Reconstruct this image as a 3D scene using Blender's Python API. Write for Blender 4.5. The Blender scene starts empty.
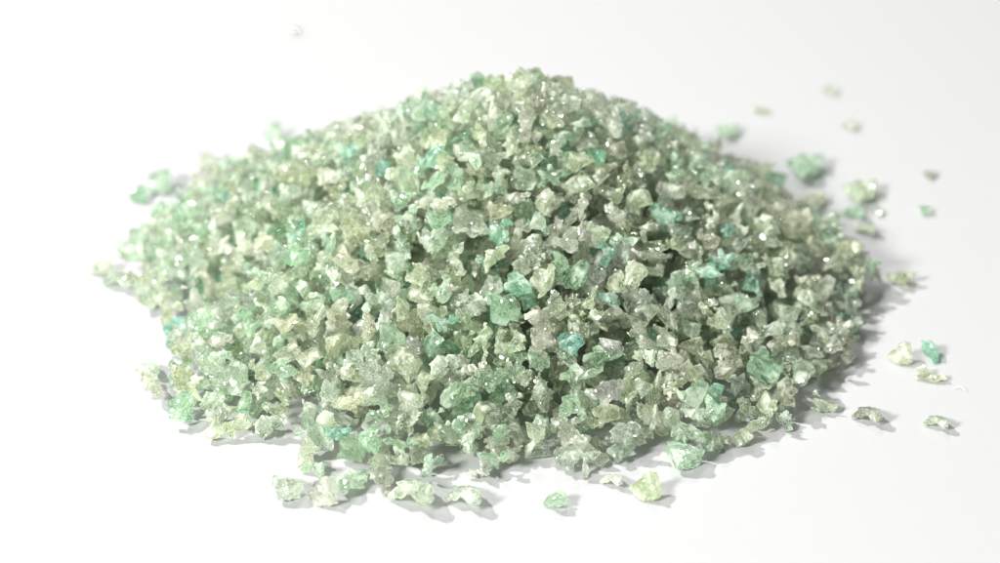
import bpy, bmesh, math, random
import numpy as np
from mathutils import Vector, Matrix

random.seed(11)
rng = np.random.default_rng(11)
scene = bpy.context.scene
col = scene.collection

# ------------------------------------------------------------------ camera
W_PX, H_PX = 1000.0, 563.0          # pixel frame used for the layout notes below
ELEV = math.radians(30.0)
DIST = 0.50
LENS, SENSOR = 96.0, 36.0
AIM = Vector((-0.0024, 0.0, 0.0012))   # the point of the pile the lens is turned to
cam_pos = AIM + Vector((0, -math.cos(ELEV), math.sin(ELEV))) * DIST
cam = bpy.data.cameras.new('camera')
cam.lens, cam.sensor_width = LENS, SENSOR
cam.clip_start, cam.clip_end = 0.01, 50.0
cam.dof.use_dof = True
cam.dof.focus_distance = DIST - 0.047
cam.dof.aperture_fstop = 12.0
cam.dof.aperture_blades = 0
cam_o = bpy.data.objects.new('camera', cam)
cam_o.location = cam_pos
cam_o.rotation_euler = (math.pi / 2 - ELEV, 0, 0)
col.objects.link(cam_o)
scene.camera = cam_o

# ------------------------------------------------------------------ light
world = bpy.data.worlds.new('World')
scene.world = world
world.use_nodes = True
bg = world.node_tree.nodes['Background']
bg.inputs['Color'].default_value = (0.97, 0.985, 1.0, 1)
bg.inputs['Strength'].default_value = 0.22


def area_lamp(name, pos, target, size, power, color=(1, 1, 1)):
    l = bpy.data.lights.new(name, 'AREA')
    l.shape = 'DISK'
    l.size = size
    l.energy = power
    l.color = color
    o = bpy.data.objects.new(name, l)
    o.location = pos
    o.rotation_euler = (Vector(target) - Vector(pos)).to_track_quat('-Z', 'Y').to_euler()
    col.objects.link(o)
    return o


area_lamp('key_lamp', (-0.96, 0.32, 1.22), (0, 0, 0), 0.034, 40.0, (1.0, 0.99, 0.96))
area_lamp('back_lamp', (-0.03, 0.58, 0.88), (0, 0, 0), 0.035, 3.0, (1.0, 1.0, 0.98))
area_lamp('added_front_fill', (-0.75, -0.81, 0.73), (0, 0, 0.01), 0.24, 38.0, (1.0, 1.0, 0.97))  # unseen fill light, added to brighten the pile's front slope
area_lamp('added_overhead_fill', (-0.25, 0.1, 0.9), (0, 0, 0), 0.50, 2.2, (0.98, 1.0, 0.99))  # unseen broad light, added overhead so the facets differ more in brightness

vs = scene.view_settings
vs.view_transform = 'Standard'
vs.look = 'None'
vs.exposure = 0.1
vs.gamma = 1.0
vs.use_curve_mapping = False
cy = scene.cycles
cy.filter_width = 1.05
cy.max_bounces = 20
cy.transmission_bounces = 18
cy.transparent_max_bounces = 16
cy.sample_clamp_indirect = 6.0
cy.blur_glossy = 0.3

# ------------------------------------------------------------------ projection helpers (layout only)
FPX = LENS / SENSOR * W_PX
RIGHT = np.array([1.0, 0, 0])
UP = np.array([0, math.sin(ELEV), math.cos(ELEV)])
FWD = np.array([0, math.cos(ELEV), -math.sin(ELEV)])
CP = np.array(cam_pos)


def project(p):
    d = np.asarray(p, float) - CP
    z = d @ FWD
    return W_PX / 2 + FPX * (d @ RIGHT) / z, H_PX / 2 - FPX * (d @ UP) / z, z


def ground_at(px, py, h=0.0):
    r = FWD + RIGHT * (px - W_PX / 2) / FPX - UP * (py - H_PX / 2) / FPX
    t = (h - CP[2]) / r[2]
    return (CP + r * t)[:2]


# ------------------------------------------------------------------ materials
def grain_material(name, from_object):
    m = bpy.data.materials.new(name)
    m.use_nodes = True
    nt = m.node_tree
    nt.nodes.clear()
    N = nt.nodes.new
    L = nt.links.new
    out = N('ShaderNodeOutputMaterial')
    geo = N('ShaderNodeNewGeometry')
    if from_object:
        src = N('ShaderNodeObjectInfo')
        colour, frost = src.outputs['Color'], src.outputs['Alpha']
    else:
        src = N('ShaderNodeAttribute')
        src.attribute_name = 'tint'
        colour, frost = src.outputs['Color'], src.outputs['Alpha']
    # cloudy inclusions and veins in the crystal
    n1 = N('ShaderNodeTexNoise'); n1.inputs['Scale'].default_value = 520; n1.inputs['Detail'].default_value = 4
    n1.inputs['Roughness'].default_value = 0.65
    L(geo.outputs['Position'], n1.inputs['Vector'])
    r1 = N('ShaderNodeMapRange'); r1.inputs['From Min'].default_value = 0.3; r1.inputs['From Max'].default_value = 0.72
    r1.inputs['To Min'].default_value = 0.8; r1.inputs['To Max'].default_value = 1.12
    L(n1.outputs['Fac'], r1.inputs['Value'])
    mul = N('ShaderNodeVectorMath'); mul.operation = 'SCALE'
    vn = N('ShaderNodeTexNoise'); vn.inputs['Scale'].default_value = 320; vn.inputs['Detail'].default_value = 1
    L(geo.outputs['Position'], vn.inputs['Vector'])
    vr = N('ShaderNodeMapRange'); vr.inputs['From Min'].default_value = 0.48; vr.inputs['From Max'].default_value = 0.68
    vr.inputs['To Max'].default_value = 0.6
    L(vn.outputs['Fac'], vr.inputs['Value'])
    vm = N('ShaderNodeMix'); vm.data_type = 'RGBA'
    vm.inputs[7].default_value = (0.93, 0.96, 0.85, 1)
    L(vr.outputs['Result'], vm.inputs[0]); L(colour, vm.inputs[6])
    L(vm.outputs[2], mul.inputs[0]); L(r1.outputs['Result'], mul.inputs['Scale'])
    # crystalline sparkle: tiny facets turn the normal and frost the skin
    n2 = N('ShaderNodeTexVoronoi'); n2.inputs['Scale'].default_value = 1600
    L(geo.outputs['Position'], n2.inputs['Vector'])
    sub = N('ShaderNodeVectorMath'); sub.operation = 'SUBTRACT'; sub.inputs[1].default_value = (.5, .5, .5)
    L(n2.outputs['Color'], sub.inputs[0])
    mad = N('ShaderNodeVectorMath'); mad.operation = 'MULTIPLY_ADD'
    L(frost, mad.inputs[1])
    L(sub.outputs[0], mad.inputs[0]); L(geo.outputs['Normal'], mad.inputs[2])
    nrm = N('ShaderNodeVectorMath'); nrm.operation = 'NORMALIZE'
    L(mad.outputs[0], nrm.inputs[0])
    fr = N('ShaderNodeMapRange'); fr.inputs['From Min'].default_value = 0.42; fr.inputs['From Max'].default_value = 0.64
    fr.inputs['To Min'].default_value = 1.0; fr.inputs['To Max'].default_value = 0.76
    L(vn.outputs['Fac'], fr.inputs['Value'])
    rr = N('ShaderNodeMapRange'); rr.inputs['From Min'].default_value = 0.35; rr.inputs['From Max'].default_value = 0.65
    rr.inputs['To Min'].default_value = 0.01; rr.inputs['To Max'].default_value = 0.14
    L(n1.outputs['Fac'], rr.inputs['Value'])
    p = N('ShaderNodeBsdfPrincipled')
    p.inputs['IOR'].default_value = 1.7
    p.inputs['Transmission Weight'].default_value = 0.95
    L(mul.outputs[0], p.inputs['Base Color'])
    L(rr.outputs['Result'], p.inputs['Roughness'])
    L(nrm.outputs[0], p.inputs['Normal'])
    L(fr.outputs['Result'], p.inputs['Transmission Weight'])
    t = N('ShaderNodeBsdfTranslucent')
    L(mul.outputs[0], t.inputs['Color'])
    mx = N('ShaderNodeMixShader'); mx.inputs['Fac'].default_value = 0.13
    L(p.outputs[0], mx.inputs[1]); L(t.outputs[0], mx.inputs[2])
    L(mx.outputs[0], out.inputs['Surface'])
    return m


MAT_ONE = grain_material('crystal_single', True)
MAT_MASS = grain_material('crystal_mass', False)


def simple_material(name, color, rough):
    m = bpy.data.materials.new(name)
    m.use_nodes = True
    nt = m.node_tree
    b = nt.nodes['Principled BSDF']
    b.inputs['Roughness'].default_value = rough
    b.inputs['Specular IOR Level'].default_value = 0.3
    n = nt.nodes.new('ShaderNodeTexNoise'); n.inputs['Scale'].default_value = 900; n.inputs['Detail'].default_value = 4
    tc = nt.nodes.new('ShaderNodeTexCoord')
    nt.links.new(tc.outputs['Object'], n.inputs['Vector'])
    r = nt.nodes.new('ShaderNodeMapRange')
    r.inputs['To Min'].default_value = 0.965; r.inputs['To Max'].default_value = 1.0
    nt.links.new(n.outputs['Fac'], r.inputs['Value'])
    s = nt.nodes.new('ShaderNodeVectorMath'); s.operation = 'SCALE'
    s.inputs[0].default_value = color
    nt.links.new(r.outputs['Result'], s.inputs['Scale'])
    nt.links.new(s.outputs[0], b.inputs['Base Color'])
    bp = nt.nodes.new('ShaderNodeBump'); bp.inputs['Strength'].default_value = 0.1; bp.inputs['Distance'].default_value = 0.0001
    nt.links.new(n.outputs['Fac'], bp.inputs['Height'])
    nt.links.new(bp.outputs['Normal'], b.inputs['Normal'])
    return m


# ------------------------------------------------------------------ the white sheet (flat, sweeping up far behind)
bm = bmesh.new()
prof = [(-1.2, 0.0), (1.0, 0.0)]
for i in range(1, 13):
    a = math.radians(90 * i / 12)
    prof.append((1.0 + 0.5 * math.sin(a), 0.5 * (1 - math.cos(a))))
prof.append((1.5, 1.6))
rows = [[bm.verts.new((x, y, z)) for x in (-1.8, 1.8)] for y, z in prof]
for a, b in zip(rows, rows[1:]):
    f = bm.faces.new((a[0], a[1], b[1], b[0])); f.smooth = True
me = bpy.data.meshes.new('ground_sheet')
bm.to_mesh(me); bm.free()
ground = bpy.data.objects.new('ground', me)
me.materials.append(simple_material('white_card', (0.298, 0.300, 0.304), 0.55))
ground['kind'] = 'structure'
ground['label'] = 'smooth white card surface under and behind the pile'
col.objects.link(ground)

# ------------------------------------------------------------------ grain shapes
SIZE = 0.0061


def lump(bm, centre, radii, npts, rot):
    vs_ = []
    for _ in range(max(7, int(npts * .85))):
        d = Vector(rng.normal(size=3)).normalized()
        d = Vector((d.x * radii[0], d.y * radii[1], d.z * radii[2])) * (0.76 + 0.36 * rng.random())
        vs_.append(bm.verts.new(rot @ d + centre))
    r = bmesh.ops.convex_hull(bm, input=vs_)
    dead = [g for g in r['geom_interior'] if isinstance(g, bmesh.types.BMVert)]
    bmesh.ops.delete(bm, geom=dead, context='VERTS')


def rand_rot():
    q = rng.normal(size=4)
    q /= np.linalg.norm(q)
    from mathutils import Quaternion
    return Quaternion(q).to_matrix()


KINDS = ['chunky', 'long', 'forked', 'knobbly', 'blocky', 'flaky']
KIND_OF = []


def raw_shape(kind):
    bm = bmesh.new()
    Z = Vector((0, 0, 0))
    if kind == 'chunky':
        lump(bm, Z, (.42, .36, .32), 16, rand_rot())
        for _ in range(int(rng.integers(2, 5))):
            d = Vector(rng.normal(size=3)).normalized()
            lump(bm, d * .3, (.24, .19, .17), 10, rand_rot())
    elif kind == 'long':
        d = Vector((1, 0, 0))
        lump(bm, Vector((-.36, 0, 0)), (.26, .24, .2), 12, rand_rot())
        lump(bm, Vector((.34, .04, .03)), (.3, .25, .22), 12, rand_rot())
        lump(bm, Vector((0, 0, 0)), (.42, .16, .15), 14, Matrix.Identity(3))
        lump(bm, Vector((.1 * rng.normal(), .17, 0)), (.17, .17, .14), 9, rand_rot())
    elif kind == 'forked':
        lump(bm, Z, (.27, .24, .22), 12, rand_rot())
        a0 = rng.random() * 6.28
        for k in range(int(rng.integers(3, 5))):
            a = a0 + k * 2.0 + rng.normal() * .3
            d = Vector((math.cos(a), math.sin(a), rng.normal() * .45)).normalized()
            q = d.to_track_quat('X', 'Z').to_matrix()
            lump(bm, d * (.27 + .1 * rng.random()), (.29, .16 + .06 * rng.random(), .16), 11, q)
    elif kind == 'knobbly':
        for _ in range(int(rng.integers(6, 10))):
            d = Vector(rng.normal(size=3)).normalized() * (.12 + .3 * rng.random())
            d.x *= 1.25
            s = .15 + .12 * rng.random()
            lump(bm, d, (s * 1.1, s, s), 10, rand_rot())
        lump(bm, Z, (.38, .33, .3), 14, rand_rot())
    elif kind == 'blocky':
        lump(bm, Z, (.46, .4, .36), 11, rand_rot())
        if rng.random() < .6:
            d = Vector(rng.normal(size=3)).normalized()
            lump(bm, d * .33, (.22, .2, .16), 8, rand_rot())
    else:   # flaky
        lump(bm, Z, (.5, .4, .16), 14, rand_rot())
        lump(bm, Vector((.15, -.12, .1)), (.3, .26, .14), 10, rand_rot())
        lump(bm, Vector((-.2, .15, -.06)), (.24, .22, .16), 9, rand_rot())
    for _ in range(int(rng.integers(2, 5))):       # broken corners standing out of the body
        bm.verts.ensure_lookup_table()
        d = bm.verts[int(rng.integers(len(bm.verts)))].co * .86
        a = .13 + .1 * rng.random()
        lump(bm, d, (a * 1.35, a * 1.1, a * .85), 9, rand_rot())
    me = bpy.data.meshes.new('grain_raw')
    bm.to_mesh(me); bm.free()
    return me


NSHAPE = 54
tmp = []
clouds = []
for k in range(4):
    t = bpy.data.textures.new('crinkle%d' % k, 'CLOUDS')
    t.noise_scale = (.16, .1, .22, .13)[k]
    t.noise_depth = 2
    clouds.append(t)
fine_cloud = bpy.data.textures.new('fine_crinkle', 'CLOUDS')
fine_cloud.noise_scale = .055
TARGET_TRIS = {'chunky': 1100, 'long': 1100, 'forked': 1000, 'knobbly': 1300, 'blocky': 520, 'flaky': 800}
for i in range(NSHAPE):
    kind = KINDS[i % 6]
    KIND_OF.append(kind)
    for lod in (0, 1, 2):     # dense for the packing, fine for the picture, coarse for grains buried in the pile
        if lod == 0:
            me = raw_shape(kind)
        o = bpy.data.objects.new('tmp', me)
        col.objects.link(o)
        o.location = (0, 0, 0)
        md = o.modifiers.new('r', 'REMESH'); md.mode = 'VOXEL'; md.voxel_size = 0.035
        if lod == 0 or lod == 1:
            d = o.modifiers.new('d', 'DISPLACE'); d.texture = clouds[i % 4]; d.mid_level = .5
            d.strength = (.0, .04, .09)[i // 6 % 3] if kind == 'blocky' else (.03, .07, .12)[i // 6 % 3]
            d.texture_coords = 'LOCAL'
            d2 = o.modifiers.new('d2', 'DISPLACE'); d2.texture = fine_cloud; d2.mid_level = .5
            d2.strength = (.01, .02, .03)[i // 6 % 3] if kind == 'blocky' else (.015, .03, .045)[i // 6 % 3]
        if lod:
            dc = o.modifiers.new('c', 'DECIMATE')
            dc.ratio = 0.2 if lod == 1 else 0.03
        tmp.append((o, me, lod))
bpy.context.view_layer.update()
dg = bpy.context.evaluated_depsgraph_get()


def arrays(o):
    ev = o.evaluated_get(dg)
    m = ev.to_mesh()
    m.calc_loop_triangles()
    co = np.empty(len(m.vertices) * 3, np.float32); m.vertices.foreach_get('co', co)
    tr = np.empty(len(m.loop_triangles) * 3, np.int32); m.loop_triangles.foreach_get('vertices', tr)
    ev.to_mesh_clear()
    return co.reshape(-1, 3), tr.reshape(-1, 3)


# first pass of decimation counts -> set exact ratios
DENSE, FINE, COARSE = [], [], []
for i in range(NSHAPE):
    o0 = tmp[3 * i][0]
    c, t = arrays(o0)
    DENSE.append(c)
    tmp[3 * i + 1][0].modifiers['c'].ratio = min(1.0, TARGET_TRIS[KIND_OF[i]] * (.3, .55, 1.0)[i // 6 % 3] / len(t))
    tmp[3 * i + 2][0].modifiers['c'].ratio = min(1.0, 90 / len(t))
bpy.context.view_layer.update()
dg = bpy.context.evaluated_depsgraph_get()
for i in range(NSHAPE):
    FINE.append(arrays(tmp[3 * i + 1][0]))
    COARSE.append(arrays(tmp[3 * i + 2][0]))
for o, me, lod in tmp:
    bpy.data.objects.remove(o)
for i in range(NSHAPE):     # centre and scale: a grain's mean width becomes SIZE
    Q = np.array(rand_rot())
    A = Q @ np.diag((1.02 + .22 * rng.random(), .98, .9)) @ Q.T      # most chips are longer one way
    DENSE[i] = DENSE[i] @ A
    FINE[i] = (FINE[i][0] @ A, FINE[i][1])
    COARSE[i] = (COARSE[i][0] @ A, COARSE[i][1])
    c = DENSE[i].mean(0)
    ext = np.ptp(DENSE[i], axis=0)
    s = SIZE / (ext.prod() ** (1 / 3))
    DENSE[i] = (DENSE[i] - c) * s
    FINE[i] = ((FINE[i][0] - c) * s, FINE[i][1])
    COARSE[i] = ((COARSE[i][0] - c) * s, COARSE[i][1])

# ------------------------------------------------------------------ oriented profiles for dropping grains
CELL = 0.0004
HALF = 0.13
NG = int(2 * HALF / CELL)


class Prof:
    pass


def make_prof(si, R, s):
    p = Prof()
    p.shape, p.R, p.s = si, R, s
    P = (DENSE[si] @ R.T) * s
    ij = np.floor(P[:, :2] / CELL).astype(int)
    lo = ij.min(0)
    n = ij.max(0) - lo + 1
    f = (ij - lo) @ np.array([n[1], 1])
    bot = np.full(n.prod(), 1e3, np.float32); top = np.full(n.prod(), -1e3, np.float32)
    np.minimum.at(bot, f, P[:, 2]); np.maximum.at(top, f, P[:, 2])
    p.bot, p.top = bot.reshape(n), top.reshape(n)
    p.mask = p.bot < 100
    p.lo = lo
    p.zmin, p.zmax = P[:, 2].min(), P[:, 2].max()
    p.contact = float((p.bot[p.mask] < p.zmin + .0011 * s).mean())
    p.flat = p.zmax - p.zmin
    p.wid, p.hei = np.ptp(P[:, 0]), np.ptp(P @ np.array([0, math.sin(ELEV), math.cos(ELEV)]))
    q = np.floor(np.c_[P[:, 0], P @ np.array([0, math.sin(ELEV), math.cos(ELEV)])] / CELL).astype(int)
    q -= q.min(0)
    p.fill = len(np.unique(q[:, 0] * 1000 + q[:, 1])) / ((q[:, 0].max() + 1) * (q[:, 1].max() + 1))
    return p


PROFS = []
for i in range(900):
    si = int(rng.integers(NSHAPE))
    R = np.array(rand_rot())
    s = float(np.clip(rng.lognormal(0.0, 0.25), .42, 1.36))
    PROFS.append(make_prof(si, R, s))
FLAT = sorted(PROFS, key=lambda p: p.flat / p.s)[:260]

Hgt = np.zeros((NG, NG), np.float32)


def rest_z(p, i, j):
    a, b = i + p.lo[0], j + p.lo[1]
    n0, n1 = p.bot.shape
    if a < 0 or b < 0 or a + n0 > NG or b + n1 > NG:
        return None
    return float((Hgt[a:a + n0, b:b + n1] - p.bot)[p.mask].max())


GRAINS = []      # (profile, position)


def settle(p, i, j, z):
    a, b = i + p.lo[0], j + p.lo[1]
    n0, n1 = p.bot.shape
    w = Hgt[a:a + n0, b:b + n1]
    w[p.mask] = np.maximum(w, z + p.top)[p.mask]
    GRAINS.append((p, np.array([i * CELL - HALF, j * CELL - HALF, z])))
    return len(GRAINS) - 1


# outline of the pile's foot: picture points of the front, traced onto the ground; the far side follows the circle it implies
FOOT = [(108, 278), (150, 312), (166, 345), (160, 395), (205, 425), (262, 450), (330, 478), (420, 482), (500, 470),
        (600, 470), (700, 462), (760, 436), (806, 424), (832, 385), (852, 345), (880, 318), (876, 292)]
BACK = [(844, 262), (812, 220), (770, 190), (700, 160), (600, 142), (500, 138), (400, 148), (310, 166), (240, 178), (196, 200), (168, 225), (136, 250)]
pts = np.array([ground_at(*q) for q in FOOT + BACK])
ang = np.arctan2(pts[:, 1], pts[:, 0]); rad = np.hypot(pts[:, 0], pts[:, 1])
o_ = np.argsort(ang); ang, rad = ang[o_], rad[o_]
print('FOOT radii', np.round(rad * 1000).astype(int), 'deg', np.round(np.degrees(ang)).astype(int))
gx = (np.arange(NG) + .5) * CELL - HALF
GX, GY = np.meshgrid(gx, gx, indexing='ij')
APEX = np.array([0.0, 0.001])
H0 = 0.0415
TH = np.arctan2(GY, GX)
RR = np.interp(TH.ravel(), np.r_[ang[-1] - 2 * math.pi, ang, ang[0] + 2 * math.pi], np.r_[rad[-1], rad, rad[0]]).reshape(NG, NG)
for k_, a_ in ((7, .016), (12, .016), (19, .016), (31, .014)):
    RR = RR * (1 + a_ * np.sin(TH * k_ + rng.random() * 6.28))
U = np.hypot(GX - APEX[0] * (1 - np.hypot(GX, GY) / RR).clip(0), GY) / RR
x = (1 - U).clip(0)
round_top = np.sqrt((U * .95) ** 2 + 0.009) - math.sqrt(0.009)
T = np.where(U < 1, H0 * (1 - round_top / (math.sqrt(.95 ** 2 + .009) - math.sqrt(.009))) * .915 + .0044, 0)
# soft unevenness of the slope
wav = np.zeros_like(T)
for _ in range(18):
    k = rng.normal(size=2) * 130
    wav += np.sin(GX * k[0] + GY * k[1] + rng.random() * 6.28)
T = np.where(U < 1, T + wav * 0.00022, 0)

# loose grains lying off the pile: picture position, size, colour
LOOSE = [
    # px, py, width px, height px, colour key, label
    (831, 88, 14, 11, 'cream', 'tiny cream grain lying highest up on the right, behind the pile'),
    (762, 108, 20, 9, 'olive', 'thin sliver-like olive grain lying flat behind the top of the pile'),
    (851, 123, 14, 13, 'brown', 'small blurred brown grain lying below the tiny cream one'),
    (728, 128, 24, 17, 'mint', 'blurred mint grain just behind the right shoulder of the pile'),
    (806, 162, 40, 28, 'green', 'large glinting green grain lying behind the pile, off its right shoulder'),
    (816, 196, 24, 18, 'olive', 'slanting olive grain between the pile and the large glinting green one'),
    (862, 187, 35, 27, 'olive', 'large olive grain lying apart, right of the large glinting green one'),
    (855, 209, 20, 12, 'green', 'green grain touching the front of the large olive grain'),
    (880, 211, 10, 7, 'olive', 'tiny olive grain at the front right of the large olive one'),
    (931, 172, 13, 10, 'brown', 'small brown grain lying farthest out at the upper right'),
    (926, 208, 14, 10, 'green', 'small green grain in front of the farthest-out brown one'),
    (867, 226, 25, 9, 'pale', 'pale flat grain right of the pile, in front of the large olive one'),
    (856, 254, 18, 13, 'olive', 'small olive grain just clear of the upper right edge of the pile'),
    (902, 276, 29, 14, 'yellow', 'long yellowish grain lying beyond the right foot of the pile'),
    (905, 351, 27, 23, 'olive', 'olive grain next to the bright teal loose grain'),
    (932, 349, 21, 22, 'teal', 'bright teal loose grain right of the pile'),
    (930, 372, 35, 16, 'yellow', 'yellow-green grain just in front of the bright teal loose grain'),
    (870, 411, 29, 16, 'dark', 'dark grey grain lying alone at the lower right'),
    (939, 419, 24, 13, 'pale', 'small pale grain lying lowest at the far right'),
    (558, 498, 26, 17, 'mint', 'small flat mint grain lying in front of the pile'),
    (650, 484, 34, 29, 'lime', 'bright lime-green grain lying in front of the pile'),
    (614, 477, 22, 13, 'pale', 'pale small grain between the lime-green grain and the pile'),
    (467, 493, 36, 22, 'mint2', 'pale mint grain alone in front of the pile, right of the large pale one'),
    (417, 489, 44, 28, 'pale', 'large pale grain at the front foot, left of the lone pale mint one'),
    (382, 478, 24, 28, 'pale', 'pale grain between the mint lump and the large pale one'),
    (356, 479, 33, 28, 'mint', 'mint lump at the front left foot of the pile'),
    (287, 487, 36, 24, 'mint2', 'pale green grain, leftmost of those in front of the pile'),
    (321, 482, 32, 32, 'pale', 'pale grain right beside the leftmost green one in front'),
    (685, 455, 38, 28, 'green', 'large green grain at the front right foot of the pile'),
    (152, 366, 22, 14, 'mint', 'mint grain at the outermost lower left foot of the pile'),
    (182, 400, 30, 24, 'green', 'green grain at the lower left foot, inward of the outermost mint one'),
    (141, 192, 18, 20, 'green', 'blurred green grain, outermost at the upper left of the pile'),
    (163, 180, 24, 26, 'mint', 'blurred mint grain next to the outermost upper left green one'),
    (208, 160, 24, 20, 'pale', 'blurred pale grain at the upper left rim of the pile'),
    (276, 130, 20, 20, 'green', 'blurred green grain standing up behind the left shoulder of the pile'),
    (103, 266, 24, 16, 'olive', 'olive grain forming the leftmost tip of the pile'),
    (118, 276, 30, 18, 'mint2', 'pale mint grain just inside the leftmost tip of the pile'),
    (296, 29, 9, 7, 'brown', 'tiny faint speck of grit far behind the pile'),
]

SRGB = {
    'pale': (216, 227, 198), 'cream': (220, 228, 192), 'white': (218, 231, 208), 'olive': (196, 212, 168), 'yellow': (212, 223, 172),
    'mint': (178, 215, 180), 'mint2': (198, 223, 194), 'green': (158, 206, 168), 'teal': (128, 197, 166), 'deep': (92, 158, 140),
    'dark': (128, 132, 118), 'mauve': (178, 175, 176), 'grey': (152, 162, 148), 'brown': (164, 168, 146), 'lime': (186, 218, 156), 'lilac': (196, 205, 194),
}
WORD = {'mauve': 'mauve-grey', 'dark': 'dark grey', 'pale': 'pale grey-green', 'cream': 'cream', 'white': 'whitish', 'olive': 'olive-green', 'yellow': 'yellow-green', 'mint': 'mint-green',
        'mint2': 'pale mint', 'green': 'fresh green', 'teal': 'teal', 'deep': 'deep teal', 'grey': 'grey', 'brown': 'brownish',
        'lime': 'lime-green', 'lilac': 'silvery grey'}


def lin(c):
    c = np.array(c) / 255.0
    return np.where(c <= .04045, c / 12.92, ((c + .055) / 1.055) ** 2.4)


def body(v):
    c = lin(v) * np.array([0.958, 1.0, 0.905])
    m = c.max()
    return (c / m) ** 0.46 * (0.62 + 0.376 * min(1.0, m / 0.73))


BASE = {k: body(v) for k, v in SRGB.items()}
for k in ('pale', 'cream', 'white', 'olive', 'yellow', 'lilac'):     # the bulk is one pale sage with slight leanings
    BASE[k] = BASE[k] * .68 + body((212, 226, 196)) * .32

# ---- loose grains first, so that they lie on the card
loose_ids = {}
for (px, py, w, h, key, label) in LOOSE:
    g0 = ground_at(px, py)
    unit = project((*g0, 0))[2] / FPX          # metres per picture pixel there
    best = None
    for p in PROFS:
        wid, hei = p.wid, p.hei
        e = abs(math.log((wid / hei) / (w / h))) + .5 * p.flat / wid + .2 * rng.random() - 2.2 * p.fill - 1.4 * p.contact + (.9 if KIND_OF[p.shape] == 'forked' else .3 if KIND_OF[p.shape] == 'long' else 0)
        if best is None or e < best[0]:
            best = (e, p, .5 * (w / wid + h / hei) * unit)
    p = make_prof(best[1].shape, best[1].R, best[1].s * best[2])
    g = ground_at(px, py + 1, p.flat * .45)
    i, j = int((g[0] + HALF) / CELL), int((g[1] + HALF) / CELL)
    if i < 20 or j < 20 or i > NG - 20 or j > NG - 20:
        GRAINS.append((p, np.array([g[0], g[1], -p.zmin])))
        loose_ids[len(GRAINS) - 1] = (key, label)
        continue
    for ring in range(40):      # slide aside until it lies flat on the card, clear of its neighbours
        di, dj = int(round(.5 * ring * math.cos(ring * 2.4))), int(round(.5 * ring * math.sin(ring * 2.4)))
        z = rest_z(p, i + di, j + dj)
        if z + p.zmin < .0001:
            break
    loose_ids[settle(p, i + di, j + dj, z)] = (key, label)

# ---- the pile: drop grain after grain into the hollows until the mound is full
fails = np.zeros((NG // 6 + 1, NG // 6 + 1))
Tc = T[3::6, 3::6]
nc = Tc.shape
fails = np.zeros(nc)
for it in range(400):
    Hc = Hgt[3::6, 3::6][:nc[0], :nc[1]]
    D = np.where((Tc > 0) & (fails < 5), Tc - Hc - .0012, 0).clip(0)
    tot = D.sum()
    if (D > 0).sum() < 8:
        break
    pick = rng.choice(D.size, 60, p=(D / tot).ravel())
    for c in pick:
        ci, cj = divmod(int(c), nc[1])
        best = None
        for _ in range(18):
            p = PROFS[int(rng.integers(len(PROFS)))]
            i = ci * 6 + 3 + int(rng.integers(-5, 6)); j = cj * 6 + 3 + int(rng.integers(-5, 6))
            z = rest_z(p, i, j)
            if z is None:
                continue
            s = z + .35 * p.zmax
            if best is None or s < best[0]:
                best = (s, p, i, j, z)
        if best is None:
            continue
        _, p, i, j, z = best
        if z + .55 * p.zmax > T[i, j] + .0012 or T[i, j] <= 0:
            fails[ci, cj] += 1
            continue
        if z + p.zmin > .0012 and U[i, j] > .965:      # nothing perches on the outermost ring
            fails[ci, cj] += 1
            continue
        z -= 0.0005 if z + p.zmin > 0.0006 else 0.0
        settle(p, i, j, z)
n_pile = len(GRAINS)

print('GRAINS', n_pile, 'loose', len(loose_ids))

# ------------------------------------------------------------------ how much of each grain the picture shows
SC = 1.0
vw, vh = int(W_PX * SC), int(H_PX * SC)
px_all, py_all, z_all, id_all = [], [], [], []
for gi, (p, pos) in enumerate(GRAINS):
    P = (DENSE[p.shape] @ p.R.T) * p.s + pos
    X, Y, Z = project(P)
    px_all.append(X); py_all.append(Y); z_all.append(Z); id_all.append(np.full(len(X), gi))
X = np.concatenate(px_all); Y = np.concatenate(py_all); Z = np.concatenate(z_all); I = np.concatenate(id_all)
ok = (X >= 0) & (X < vw) & (Y >= 0) & (Y < vh)
X, Y, Z, I = X[ok], Y[ok], Z[ok], I[ok]
f = Y.astype(int) * vw + X.astype(int)
zb = np.full(vw * vh, 1e9); np.minimum.at(zb, f, Z)
near = Z <= zb[f] + 1e-7
ib = np.full(vw * vh, -1); ib[f[near]] = I[near]
shown = np.bincount(ib[ib >= 0], minlength=len(GRAINS))
yy, xx = np.divmod(np.arange(vw * vh), vw)
sel = ib >= 0
cx = np.bincount(ib[sel], weights=xx[sel], minlength=len(GRAINS)) / np.maximum(shown, 1)
cyy = np.bincount(ib[sel], weights=yy[sel], minlength=len(GRAINS)) / np.maximum(shown, 1)
print('visible >20px:', (shown > 20).sum(), '>60px', (shown > 60).sum(), '>5', (shown > 5).sum())

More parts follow.
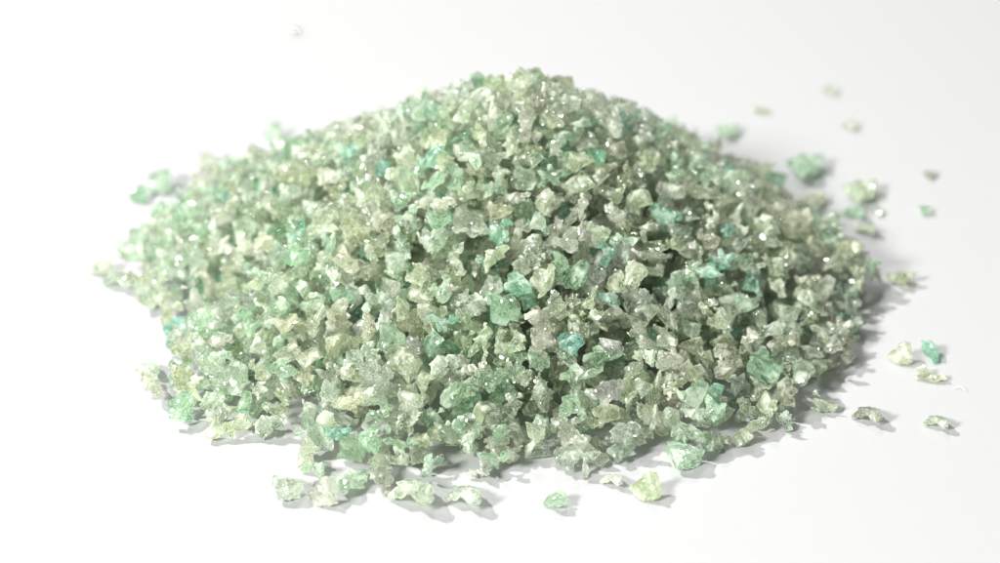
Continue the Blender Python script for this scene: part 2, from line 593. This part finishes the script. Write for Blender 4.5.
# ------------------------------------------------------------------ colours
MIX = {   # share of each colour in a region of the pile
    'any':   dict(pale=.24, cream=.10, white=.06, olive=.14, yellow=.06, mint=.12, mint2=.13, green=.05, teal=.025, deep=.012, grey=.05, brown=.03, lilac=.02),
    'left':  dict(pale=.14, cream=.06, white=.04, olive=.12, yellow=.08, mint=.20, mint2=.18, green=.11, teal=.03, deep=.01, grey=.02, brown=.02, lilac=.01),
    'right': dict(pale=.20, cream=.12, white=.05, olive=.18, yellow=.13, mint=.10, mint2=.07, green=.04, teal=.02, deep=.01, grey=.05, brown=.05, lilac=.02, mauve=.02),
    'core':  dict(pale=.24, cream=.08, white=.05, olive=.12, yellow=.04, mint=.08, mint2=.10, green=.04, teal=.04, deep=.02, grey=.09, brown=.04, lilac=.03, mauve=.05),
}
MARK = [  # grains whose colour stands out in the photograph
    (437, 155, 'teal'), (348, 155, 'teal'), (540, 184, 'green'), (543, 215, 'mint'), (580, 212, 'deep'), (433, 240, 'mint2'), (394, 266, 'mint'),
    (510, 270, 'teal'), (524, 282, 'teal'), (488, 303, 'green'), (602, 290, 'teal'), (685, 268, 'mint'), (718, 268, 'deep'), (640, 392, 'mint2'),
    (697, 392, 'teal'), (688, 456, 'green'), (720, 395, 'deep'), (376, 436, 'green'), (372, 410, 'mint'), (410, 440, 'mint'), (362, 478, 'mint'),
    (182, 400, 'green'), (140, 190, 'green'), (205, 200, 'green'), (280, 128, 'green'), (165, 180, 'mint'), (648, 108, 'mint'), (570, 225, 'deep'),
    (290, 235, 'teal'), (300, 290, 'green'), (440, 300, 'mint'), (432, 325, 'teal'), (600, 420, 'yellow'), (462, 350, 'yellow'), (640, 350, 'pale'),
    (410, 348, 'mauve'), (430, 210, 'pale'), (500, 175, 'pale'), (520, 310, 'pale'), (545, 350, 'pale'), (700, 240, 'cream'), (655, 310, 'pale'),
    (180, 310, 'yellow'), (330, 385, 'mint2'), (800, 160, 'green'), (745, 215, 'mint'), (610, 385, 'mauve'), (765, 300, 'grey'), (730, 370, 'brown'),
    (780, 400, 'brown'), (690, 330, 'grey'), (560, 130, 'green'), (660, 140, 'green'), (745, 380, 'mauve'), (855, 350, 'brown'), (735, 425, 'mint2'),
    (790, 410, 'mint2'), (585, 300, 'yellow'), (430, 110, 'green'), (485, 85, 'olive'), (520, 92, 'olive'), (700, 160, 'green'), (330, 180, 'pale'),
]
KEY = []
for gi, (p, pos) in enumerate(GRAINS):
    if gi in loose_ids:
        KEY.append(loose_ids[gi][0]); continue
    qx, qy, _ = project(pos)
    if qx < 330 or (qy > 400 and qx < 480):
        reg = 'left'
    elif qx > 760:
        reg = 'right'
    elif 540 < qx < 760 and 190 < qy < 420:
        reg = 'core'
    else:
        reg = 'any'
    ks = list(MIX[reg]); w = np.array([MIX[reg][k] for k in ks]); w /= w.sum()
    KEY.append(ks[int(rng.choice(len(ks), p=w))])
big = np.where(shown > 90)[0]
taken = set()
for (mx_, my_, k) in MARK:
    d = np.hypot(cx[big] - mx_, cyy[big] - my_)
    for q in np.argsort(d):
        g = int(big[q])
        if g not in taken and g not in loose_ids and (shown[g] < 420 or k not in ('teal', 'deep')):
            KEY[g] = k; taken.add(g); break
COL = np.array([BASE[k] for k in KEY])
COL = (COL * (0.94 + 0.12 * rng.random((len(COL), 1))) * (0.98 + 0.04 * rng.random((len(COL), 3)))).clip(0, .985)
FROST = 0.06 + 0.85 * rng.random(len(COL)) ** 1.3      # how rough each grain's skin is

# ------------------------------------------------------------------ build
SINGLE_N = 300
order = [int(g) for g in np.argsort(-shown) if g not in loose_ids]
singles = list(loose_ids) + order[:SINGLE_N - len(loose_ids)]
single_set = set(singles)

fine_mesh = {}


def mesh_of(si):
    if si not in fine_mesh:
        c, t = FINE[si]
        me = bpy.data.meshes.new('grain_%s' % KIND_OF[si])
        me.from_pydata(c.tolist(), [], t.tolist())
        me.materials.append(MAT_ONE)
        fine_mesh[si] = me
    return fine_mesh[si]


def place_of(g):
    x_, y_ = cx[g], cyy[g]
    v = 'top' if y_ < 150 else 'upper slope' if y_ < 230 else 'middle slope' if y_ < 320 else 'lower slope' if y_ < 400 else 'front foot'
    h = 'far left' if x_ < 270 else 'left' if x_ < 420 else 'centre' if x_ < 580 else 'right' if x_ < 730 else 'far right'
    return v, h


SHAPE_WORD = {'mauve': 'mauve-grey', 'dark': 'dark grey', 'chunky': 'chunky', 'long': 'elongated', 'forked': 'forked', 'knobbly': 'knobbly', 'blocky': 'angular', 'flaky': 'flat'}
bins = {}
for g in singles:
    if g in loose_ids:
        continue
    bins.setdefault((WORD[KEY[g]], SHAPE_WORD[KIND_OF[GRAINS[g][0].shape]]) + place_of(g), []).append(g)
ORD = ['leftmost', 'second', 'third', 'fourth', 'fifth', 'sixth', 'seventh', 'eighth', 'ninth']
LABEL = {}
for (cw, sw, v, h), gs in bins.items():
    gs.sort(key=lambda g: cx[g])
    where = {'top': 'on the very top', 'upper slope': "on the upper slope", 'middle slope': "half way up",
             'lower slope': "on the lower slope", 'front foot': "at the front foot"}[v]
    side = {'far left': 'far left', 'left': 'left of centre', 'centre': 'centre', 'right': 'right of centre', 'far right': 'far right'}[h]
    for k, g in enumerate(gs):
        s = '%s %s grain %s, %s' % (cw, sw, where, side)
        if len(gs) > 1:
            s += ', leftmost of %d' % len(gs) if k == 0 else ', %s of %d from left' % (ORD[min(k, 8)], len(gs))
        LABEL[g] = s

for g in singles:
    p, pos = GRAINS[g]
    o = bpy.data.objects.new('crystal_grain', mesh_of(p.shape))
    M = Matrix(p.R.tolist()).to_4x4() @ Matrix.Scale(p.s, 4)
    M.translation = Vector(pos)
    o.matrix_world = M
    o.color = (*COL[g], FROST[g])
    o['label'] = loose_ids[g][1] if g in loose_ids else LABEL[g]
    o['category'] = 'crystal grain'
    o['group'] = 'loose grains lying around the pile' if g in loose_ids else 'crystal grains heaped in the pile'
    col.objects.link(o)

vs_l, ts_l, cs_l, off = [], [], [], 0
for g, (p, pos) in enumerate(GRAINS):
    if g in single_set:
        continue
    c, t = FINE[p.shape] if shown[g] > 0 else COARSE[p.shape]
    P = (c @ p.R.T) * p.s + pos
    vs_l.append(P); ts_l.append(t + off); off += len(P)
    cs_l.append(np.repeat(np.r_[COL[g], FROST[g]][None], len(P), 0))
V = np.concatenate(vs_l).astype(np.float32); F = np.concatenate(ts_l).astype(np.int32); C = np.concatenate(cs_l).astype(np.float32)
me = bpy.data.meshes.new('grit_mass')
me.vertices.add(len(V)); me.vertices.foreach_set('co', V.ravel())
me.loops.add(F.size); me.loops.foreach_set('vertex_index', F.ravel())
me.polygons.add(len(F))
me.polygons.foreach_set('loop_start', np.arange(0, F.size, 3, dtype=np.int32))
me.update(calc_edges=True)
at = me.attributes.new('tint', 'FLOAT_COLOR', 'POINT')
at.data.foreach_set('color', C.ravel())
me.materials.append(MAT_MASS)
mass = bpy.data.objects.new('crystal_grit', me)
mass['kind'] = 'stuff'
mass['label'] = 'heap of small translucent green crystal grains on white card'
mass['category'] = 'crystal grit'
col.objects.link(mass)
print('TRIS mass', len(F), 'singles meshes', sum(len(FINE[s][1]) for s in fine_mesh))

# ------------------------------------------------------------------ a stray fibre on the card
def fibre(points, radius):
    bm = bmesh.new()
    prev = None
    for k, q in enumerate(points):
        d = (Vector(points[min(k + 1, len(points) - 1)]) - Vector(points[max(k - 1, 0)])).normalized()
        n = d.cross(Vector((0, 0, 1))).normalized()
        b_ = n.cross(d)
        ring = [bm.verts.new(Vector(q) + (n * math.cos(a) + b_ * math.sin(a)) * radius) for a in (0, 1.26, 2.51, 3.77, 5.03)]
        if prev:
            for e in range(5):
                bm.faces.new((prev[e], prev[(e + 1) % 5], ring[(e + 1) % 5], ring[e]))
        prev = ring
    me = bpy.data.meshes.new('fibre')
    bm.to_mesh(me); bm.free()
    me.materials.append(simple_material('lint', (0.45, 0.44, 0.41), 0.8))
    return me


pts_f = []
for k in range(9):
    t = k / 8
    g = ground_at(955 + 12 * t, 389 + 3.5 * t * t)
    pts_f.append((g[0], g[1], 0.00012 + 0.0005 * math.sin(t * 3.14)))
fo = bpy.data.objects.new('lint_fibre', fibre(pts_f, 0.00006))
fo['label'] = 'short hair-thin grey fibre lying on the white card at the right'
fo['category'] = 'fibre'
col.objects.link(fo)
